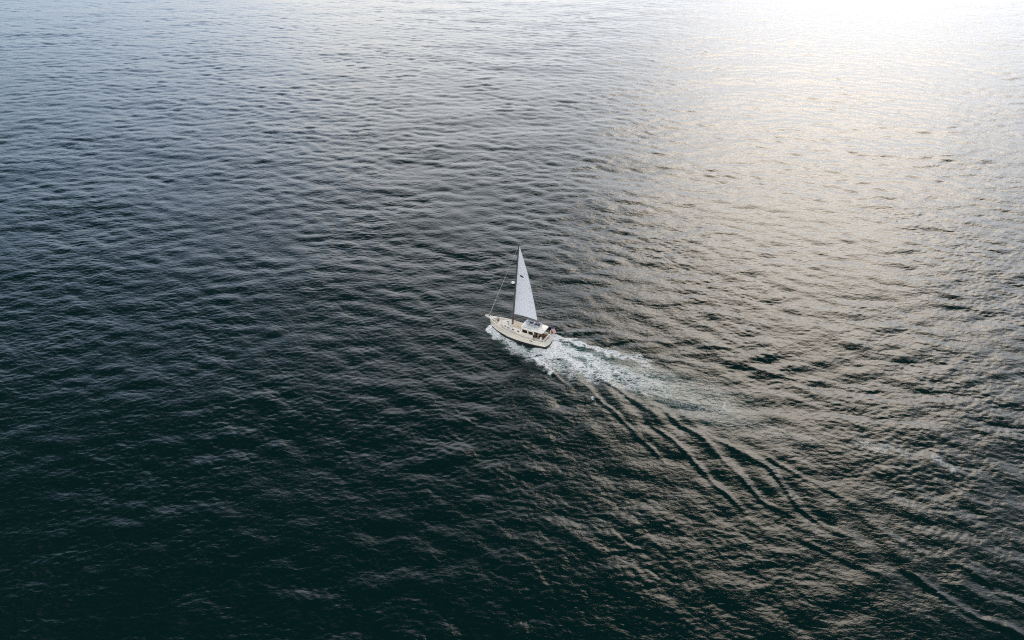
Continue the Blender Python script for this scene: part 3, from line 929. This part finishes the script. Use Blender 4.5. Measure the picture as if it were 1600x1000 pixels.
# mainsail: cambered three-cornered cloth with thickness
def sail_pt(u, v, off=0.0):
    """u from luff to leech, v from foot to head"""
    luff = TACK.lerp(HEADP, v); leech = CLEW.lerp(HEADP, v)
    p = luff.lerp(leech, u)
    chord = (leech - luff).length
    camber = 0.10 * chord * (u ** 0.8) * (1 - u) * 4 * (0.55 + 0.45 * math.sin(math.pi * min(1, v * 1.1 + .05)))
    twist = -0.35 * u * math.sin(math.pi * v) * 0.9
    roach = 0.10 * math.sin(math.pi * v) * u
    foot = -0.10 * math.sin(math.pi * u) * (1 - v) ** 8
    return p + Vector((-roach, -camber + twist - off, foot))
def sail_patch(u0, u1, v0, v1, nu, nv, t, name, m, parent, off=0.0):
    bm = bm_new()
    front = [[bm.verts.new(sail_pt(u0 + (u1 - u0) * i / nu, v0 + (v1 - v0) * j / nv, off)) for i in range(nu + 1)] for j in range(nv + 1)]
    back = [[bm.verts.new(sail_pt(u0 + (u1 - u0) * i / nu, v0 + (v1 - v0) * j / nv, off + t)) for i in range(nu + 1)] for j in range(nv + 1)]
    for g in (front, back):
        for j in range(nv):
            for i in range(nu): bm.faces.new((g[j][i], g[j][i + 1], g[j + 1][i + 1], g[j + 1][i]))
    ring = [(j, 0) for j in range(nv + 1)] + [(nv, i) for i in range(1, nu + 1)] + [(j, nu) for j in range(nv - 1, -1, -1)] + [(0, i) for i in range(nu - 1, 0, -1)]
    for a, b in zip(ring, ring[1:] + ring[:1]):
        bm.faces.new((front[a[0]][a[1]], front[b[0]][b[1]], back[b[0]][b[1]], back[a[0]][a[1]]))
    return new_obj(name, bm, m, parent, True)

def sail_material():
    m = bpy.data.materials.new('sailcloth'); m.use_nodes = True
    nt = m.node_tree; N = nt.nodes; L = nt.links
    b = N['Principled BSDF']; b.inputs['Roughness'].default_value = 0.7
    tc = N.new('ShaderNodeTexCoord')
    # stitched cloth seams
    w = N.new('ShaderNodeTexWave'); w.wave_type = 'BANDS'; w.bands_direction = 'Z'; w.wave_profile = 'SAW'
    w.inputs['Scale'].default_value = 0.33; w.inputs['Distortion'].default_value = 0.0
    L.new(tc.outputs['Object'], w.inputs['Vector'])
    r = N.new('ShaderNodeValToRGB'); r.color_ramp.elements[0].position = 0.0; r.color_ramp.elements[0].color = (0.66, 0.69, 0.74, 1)
    r.color_ramp.elements[1].position = 0.06; r.color_ramp.elements[1].color = (0.80, 0.83, 0.88, 1)
    L.new(w.outputs['Fac'], r.inputs['Fac']); L.new(r.outputs['Color'], b.inputs['Base Color'])
    n = N.new('ShaderNodeTexNoise'); n.inputs['Scale'].default_value = 1.3; L.new(tc.outputs['Object'], n.inputs['Vector'])
    bp = N.new('ShaderNodeBump'); bp.inputs['Strength'].default_value = 0.4; bp.inputs['Distance'].default_value = 0.05
    L.new(n.outputs['Fac'], bp.inputs['Height']); L.new(bp.outputs['Normal'], b.inputs['Normal'])
    tr = N.new('ShaderNodeBsdfTranslucent'); L.new(r.outputs['Color'], tr.inputs['Color'])
    mx = N.new('ShaderNodeMixShader'); mx.inputs['Fac'].default_value = 0.35
    L.new(b.outputs[0], mx.inputs[1]); L.new(tr.outputs[0], mx.inputs[2])
    L.new(mx.outputs[0], N['Material Output'].inputs['Surface'])
    return m
M_SAIL = sail_material()
M_LEECH = mat('sail_edge_tape', (0.45, 0.46, 0.47), 0.8)
sail = sail_patch(0, 0.985, 0, 0.995, 18, 48, 0.012, 'mainsail', M_SAIL, boat)
sail_patch(0.985, 1.0, 0, 0.97, 1, 40, 0.02, 'leech_tape', M_LEECH, sail)
M_EMB = mat('dark_green_emblem', (0.018, 0.030, 0.012), 0.7, noise=0.5, nscale=6)
# leaf-shaped emblem on the camera-facing side of the sail, just proud of the cloth
bm = bm_new()
loops = []
for off in (-0.010, 0.005):
    l = []
    for t in np.linspace(0, 2 * math.pi, 14, endpoint=False):
        a, b = 0.29 * math.cos(t), 0.14 * math.sin(t) * (1 - 0.25 * math.cos(t))
        du = (a * math.cos(R(-38)) - b * math.sin(R(-38))); dv = (a * math.sin(R(-38)) + b * math.cos(R(-38)))
        ch = (CLEW - TACK).length * (1 - 0.62)
        l.append(sail_pt(0.36 + du / ch, 0.572 + dv / 12.0, off))
    loops.append(l)
rings(bm, loops)
new_obj('emblem', bm, M_EMB, sail)
for k, v in enumerate((0.22, 0.42, 0.62, 0.82)):
    sail_patch(0.62, 0.98, v, v + 0.004, 6, 1, 0.016, 'batten', M_LEECH, sail, -0.003)

# standing rigging
FST = Vector((11.35, 0, 2.12)); TOP = mast_at(16.5)
bm = bm_new()
n = 24
tube(bm, [FST.lerp(TOP, k / n) for k in range(n + 1)], [0.026 - 0.016 * min(1, k / n * 1.3) for k in range(n + 1)], 7)
new_obj('furled_headsail', bm, M_CLOTH, boat, True)
bm = bm_new(); tube(bm, [FST + Vector((0, 0, .05)), FST.lerp(TOP, 0.015)], 0.10, 10); new_obj('furling_drum', bm, M_SPAR, boat)
for side in (1, -1):
    for z, sx in ((16.4, 0.0), (11.5, -0.35), (11.5, 0.35)):
        bm = bm_new()
        cpt = Vector(edge(6.7 + sx, side)); mid = mast_at(7.2) + Vector((-.16, side * 1.15, .05))
        tube(bm, [cpt, mid, mast_at(z)] if sx == 0 else [cpt, mast_at(7.1) if sx > 0 else mast_at(z)], 0.008, 4); new_obj('shroud', bm, M_STEEL, boat)
bm = bm_new(); tube(bm, [(0.25, -0.1, 1.25), TOP], 0.008, 4); new_obj('backstay', bm, M_STEEL, boat)

# ------------------------------------------------------------------ things carried on the boat
def on_boat(p): return boat.matrix_basis @ Vector(p)
bpy.context.view_layer.update()
BM = boat.matrix_basis.copy()
def thing(name, label, cat, loc, rz=0.0, rx=0.0, ry=0.0):
    o = bpy.data.objects.new(name, None); COL.objects.link(o)
    o.empty_display_size = 0.3
    o.matrix_world = BM @ Matrix.Translation(loc) @ Euler((rx, ry, rz)).to_matrix().to_4x4()
    tag(o, label, cat)
    return o

# inflatable dinghy on the hard top, bow forward
d = thing('inflatable_dinghy', 'grey inflatable dinghy lashed upright on the white hard top', 'dinghy', (3.15, -0.30, 2.775))
path = [(-1.35, 0.56, .26), (-1.0, 0.58, .25), (0.0, 0.58, .25), (0.6, 0.54, .26), (1.0, 0.38, .30), (1.2, 0.14, .34), (1.23, 0, .35)]
path = path + [(x, -y, z) for x, y, z in path[-2::-1]]
rr = [0.07, 0.19, .21, .21, .21, .205, .20, .205, .21, .21, .21, .19, 0.07]
bm = bm_new()
# refine the path
fp, fr = [], []
for i in range(len(path) - 1):
    for k in range(4):
        fp.append(Vector(path[i]).lerp(Vector(path[i + 1]), k / 4)); fr.append(rr[i] + (rr[i + 1] - rr[i]) * k / 4)
fp.append(Vector(path[-1])); fr.append(rr[-1])
tube(bm, fp, fr, 12)
new_obj('buoyancy_tube', bm, M_GREYT, d, True)
bm = bm_new(); plate(bm, rrect(-1.0, 0.85, -0.42, 0.42, 0.2), 0.05, 0.09); new_obj('floor', bm, M_DGREY, d)
bm = bm_new(); box(bm, (-0.98, 0, 0.27), (0.05, 0.80, 0.40), 0.01); new_obj('transom', bm, M_DGREY, d)
bm = bm_new(); box(bm, (-0.15, 0, 0.40), (0.26, 0.84, 0.04), 0.01); new_obj('seat', bm, M_GREYT, d)
for side in (1, -1):
    bm = bm_new(); tube(bm, [(x, side * 0.77, 0.33 + (0.05 if i % 2 else 0)) for i, x in enumerate((-0.8, -0.4, 0.0, 0.4, 0.6))], 0.02, 5); new_obj('grab_line', bm, M_DGREY, d)
for x in (-0.55, 0.45):
    bm = bm_new(); tube(bm, [(x, 0.83, 0.02), (x, 0.70, 0.43), (x, 0.4, 0.49), (x, -0.4, 0.49), (x, -0.70, 0.43), (x, -0.83, 0.02)], 0.018, 5); new_obj('strap', bm, M_DGREY, d)

# flag on its staff at the starboard quarter
def flag_material():
    m = bpy.data.materials.new('flag_cloth'); m.use_nodes = True
    nt = m.node_tree; N = nt.nodes; L = nt.links; b = N['Principled BSDF']; b.inputs['Roughness'].default_value = 0.85
    tc = N.new('ShaderNodeTexCoord'); sp = N.new('ShaderNodeSeparateXYZ'); at = N.new('ShaderNodeAttribute'); at.attribute_name = 'cloth'
    L.new(at.outputs['Vector'], sp.inputs[0])
    ml = N.new('ShaderNodeMath'); ml.operation = 'MULTIPLY'; ml.inputs[1].default_value = 6.5; L.new(sp.outputs['Y'], ml.inputs[0])
    fr = N.new('ShaderNodeMath'); fr.operation = 'FRACT'; L.new(ml.outputs[0], fr.inputs[0])
    gt = N.new('ShaderNodeMath'); gt.operation = 'LESS_THAN'; gt.inputs[1].default_value = 0.5; L.new(fr.outputs[0], gt.inputs[0])
    mx = N.new('ShaderNodeMix'); mx.data_type = 'RGBA'; mx.inputs['A'].default_value = (0.75, 0.72, 0.74, 1); mx.inputs['B'].default_value = (0.45, 0.03, 0.07, 1); L.new(gt.outputs[0], mx.inputs['Factor'])
    lx = N.new('ShaderNodeMath'); lx.operation = 'LESS_THAN'; lx.inputs[1].default_value = 0.4; L.new(sp.outputs['X'], lx.inputs[0])
    gy = N.new('ShaderNodeMath'); gy.operation = 'GREATER_THAN'; gy.inputs[1].default_value = 0.46; L.new(sp.outputs['Y'], gy.inputs[0])
    an = N.new('ShaderNodeMath'); an.operation = 'MULTIPLY'; L.new(lx.outputs[0], an.inputs[0]); L.new(gy.outputs[0], an.inputs[1])
    m2 = N.new('ShaderNodeMix'); m2.data_type = 'RGBA'; m2.inputs['B'].default_value = (0.05, 0.06, 0.20, 1); L.new(an.outputs[0], m2.inputs['Factor']); L.new(mx.outputs['Result'], m2.inputs['A'])
    L.new(m2.outputs['Result'], b.inputs['Base Color'])
    return m
fl = thing('flag', 'small red, white and blue flag on a staff at the stern', 'flag', (0.75, -1.42, 1.24))
bm = bm_new(); tube(bm, [(0, 0, 0), (-0.55, 0, 1.60)], [0.022, 0.014], 7); tube(bm, [(-.55, 0, 1.6), (-.56, 0, 1.66)], 0.03, 7); new_obj('staff', bm, M_WOODM, fl, True)
bm = bm_new()
nu, nv = 16, 8
g = []; uv = []
for t_ in (0, 0.008):
    q = []
    for j in range(nv + 1):
        for i in range(nu + 1):
            u, v = i / nu, j / nv
            base = Vector((-0.55, 0, 1.57)).lerp(Vector((-0.28, 0, 0.82)), 1 - v)
            p = base + Vector((-0.62 * u, -0.10 * u + 0.07 * math.sin(9 * u + 1.5 * v) * u + t_, -0.62 * u * u - 0.25 * u))
            q.append(bm.verts.new(p)); uv.append((u, v, 0))
    g.append(q)
W_ = nu + 1
for q in g:
    for j in range(nv):
        for i in range(nu): bm.faces.new((q[j * W_ + i], q[j * W_ + i + 1], q[(j + 1) * W_ + i + 1], q[(j + 1) * W_ + i]))
rim = [(0, i) for i in range(nu + 1)] + [(j, nu) for j in range(1, nv + 1)] + [(nv, i) for i in range(nu - 1, -1, -1)] + [(j, 0) for j in range(nv - 1, 0, -1)]
for a, b in zip(rim, rim[1:] + rim[:1]):
    bm.faces.new((g[0][a[0] * W_ + a[1]], g[0][b[0] * W_ + b[1]], g[1][b[0] * W_ + b[1]], g[1][a[0] * W_ + a[1]]))
cl = new_obj('cloth', bm, flag_material(), fl, True)
at = cl.data.attributes.new('cloth', 'FLOAT_VECTOR', 'POINT')
at.data.foreach_set('vector', np.array(uv, np.float32).ravel())

# black outboard motor stowed on the port rail beside the doorway
ob = thing('outboard_motor', 'black outboard motor clamped upright to the port rail by the cockpit', 'outboard motor', (2.02, 1.68, 1.20))
bm = bm_new(); loops = []
for z, sx, sy in ((0.62, .12, .10), (0.66, .19, .14), (0.85, .22, .16), (1.02, .20, .15), (1.10, .11, .09)):
    loops.append([(sx * math.copysign(abs(math.cos(t)) ** .6, math.cos(t)), sy * math.copysign(abs(math.sin(t)) ** .6, math.sin(t)), z) for t in np.linspace(0, 2 * math.pi, 16, endpoint=False)])
rings(bm, loops); new_obj('cowl', bm, M_BLACK, ob, True)
bm = bm_new(); box(bm, (0, 0, 0.36), (0.14, 0.09, 0.56), 0.02); box(bm, (-.05, 0, .05), (.30, .09, .10), 0.03); new_obj('leg', bm, M_TEAK, ob)
bm = bm_new(); box(bm, (0.12, -0.07, 0.55), (0.12, 0.16, 0.20), 0.02); new_obj('clamp_bracket', bm, M_SPAR, ob)
bm = bm_new()
for k in range(3):
    a = 2 * math.pi * k / 3
    box(bm, (-0.22, 0.06 * math.cos(a), 0.05 + 0.06 * math.sin(a)), (0.025, 0.10, 0.055), 0.01, Euler((a, 0.4, 0)))
new_obj('propeller', bm, M_SPAR, ob)

# white ring buoy hung on the port lifelines
rb = thing('ring_buoy', 'white ring buoy hung on the port lifelines below the portholes', 'ring buoy', (6.35, 1.90, 1.52))
bm = bm_new(); tube(bm, [(0.25 * math.cos(a), 0.0, 0.28 + 0.25 * math.sin(a)) for a in np.linspace(0, 2 * math.pi, 29)], 0.075, 10); new_obj('ring', bm, M_CLOTH, rb, True)
for a in (0.6, 2.2, 3.8, 5.4):
    bm = bm_new(); tube(bm, [(0.25 * math.cos(a + q), 0.0, 0.28 + 0.25 * math.sin(a + q)) for q in (-.12, -.04, .04, .12)], 0.081, 10); new_obj('band', bm, M_DGREY, rb, True)

# yellow horseshoe buoy on the starboard pushpit
hsb = thing('horseshoe_buoy', 'pale yellow horseshoe buoy on the starboard stern rail', 'horseshoe buoy', (0.42, -1.24, 1.50), rz=R(20))
bm = bm_new(); tube(bm, [(0.0, 0.22 * math.cos(a), 0.26 + 0.26 * math.sin(a)) for a in np.linspace(R(-60), R(240), 22)], [0.05] + [0.085] * 20 + [0.05], 10); new_obj('float', bm, M_YEL, hsb, True)
bm = bm_new(); box(bm, (0.05, 0, 0.36), (0.03, 0.30, 0.05), 0.008); new_obj('bracket', bm, M_STEEL, hsb)

# white cloth-covered bundle on the port cockpit bench
cb = thing('covered_bundle', 'white cloth covered bundle at the port aft corner of the cockpit', 'bundle', (1.12, 0.98, 1.10))
bm = bm_new(); loops = []
for z, r_ in ((0, .24), (0.08, .27), (0.26, .25), (0.45, .20), (0.60, .15), (0.68, .06)):
    loops.append([(r_ * math.cos(t) * (1 + .08 * math.sin(3 * t + 9 * z)), r_ * math.sin(t) * (1 + .06 * math.cos(4 * t)), z) for t in np.linspace(0, 2 * math.pi, 20, endpoint=False)])
rings(bm, loops); new_obj('cover', bm, M_CLOTH, cb, True)
bm = bm_new(); tube(bm, [(0.265 * math.cos(t), 0.265 * math.sin(t), 0.17) for t in np.linspace(0, 2 * math.pi, 21)], 0.014, 5); new_obj('tie_cord', bm, M_ROPE, cb)

# anchor housed on the bow platform
an = thing('anchor', 'dark anchor stowed at the tip of the bow platform', 'anchor', (11.85, 0, 2.10))
bm = bm_new(); tube(bm, [(-0.75, 0, 0.10), (0.1, 0, 0.08), (0.28, 0, -0.06)], [0.025, 0.03, 0.035], 6); new_obj('shank', bm, M_SPAR, an, True)
bm = bm_new()
for s in (1, -1):
    v = [bm.verts.new(p) for p in ((0.34, 0, -0.10), (0.12, s * 0.26, -0.02), (-0.02, 0, -0.28), (0.34, 0, -0.14), (0.12, s * 0.26, -0.06), (-0.02, 0, -0.32))]
    for f in ((0, 1, 2), (3, 5, 4), (0, 3, 4, 1), (1, 4, 5, 2), (2, 5, 3, 0)): bm.faces.new([v[i] for i in f])
new_obj('fluke', bm, M_SPAR, an)
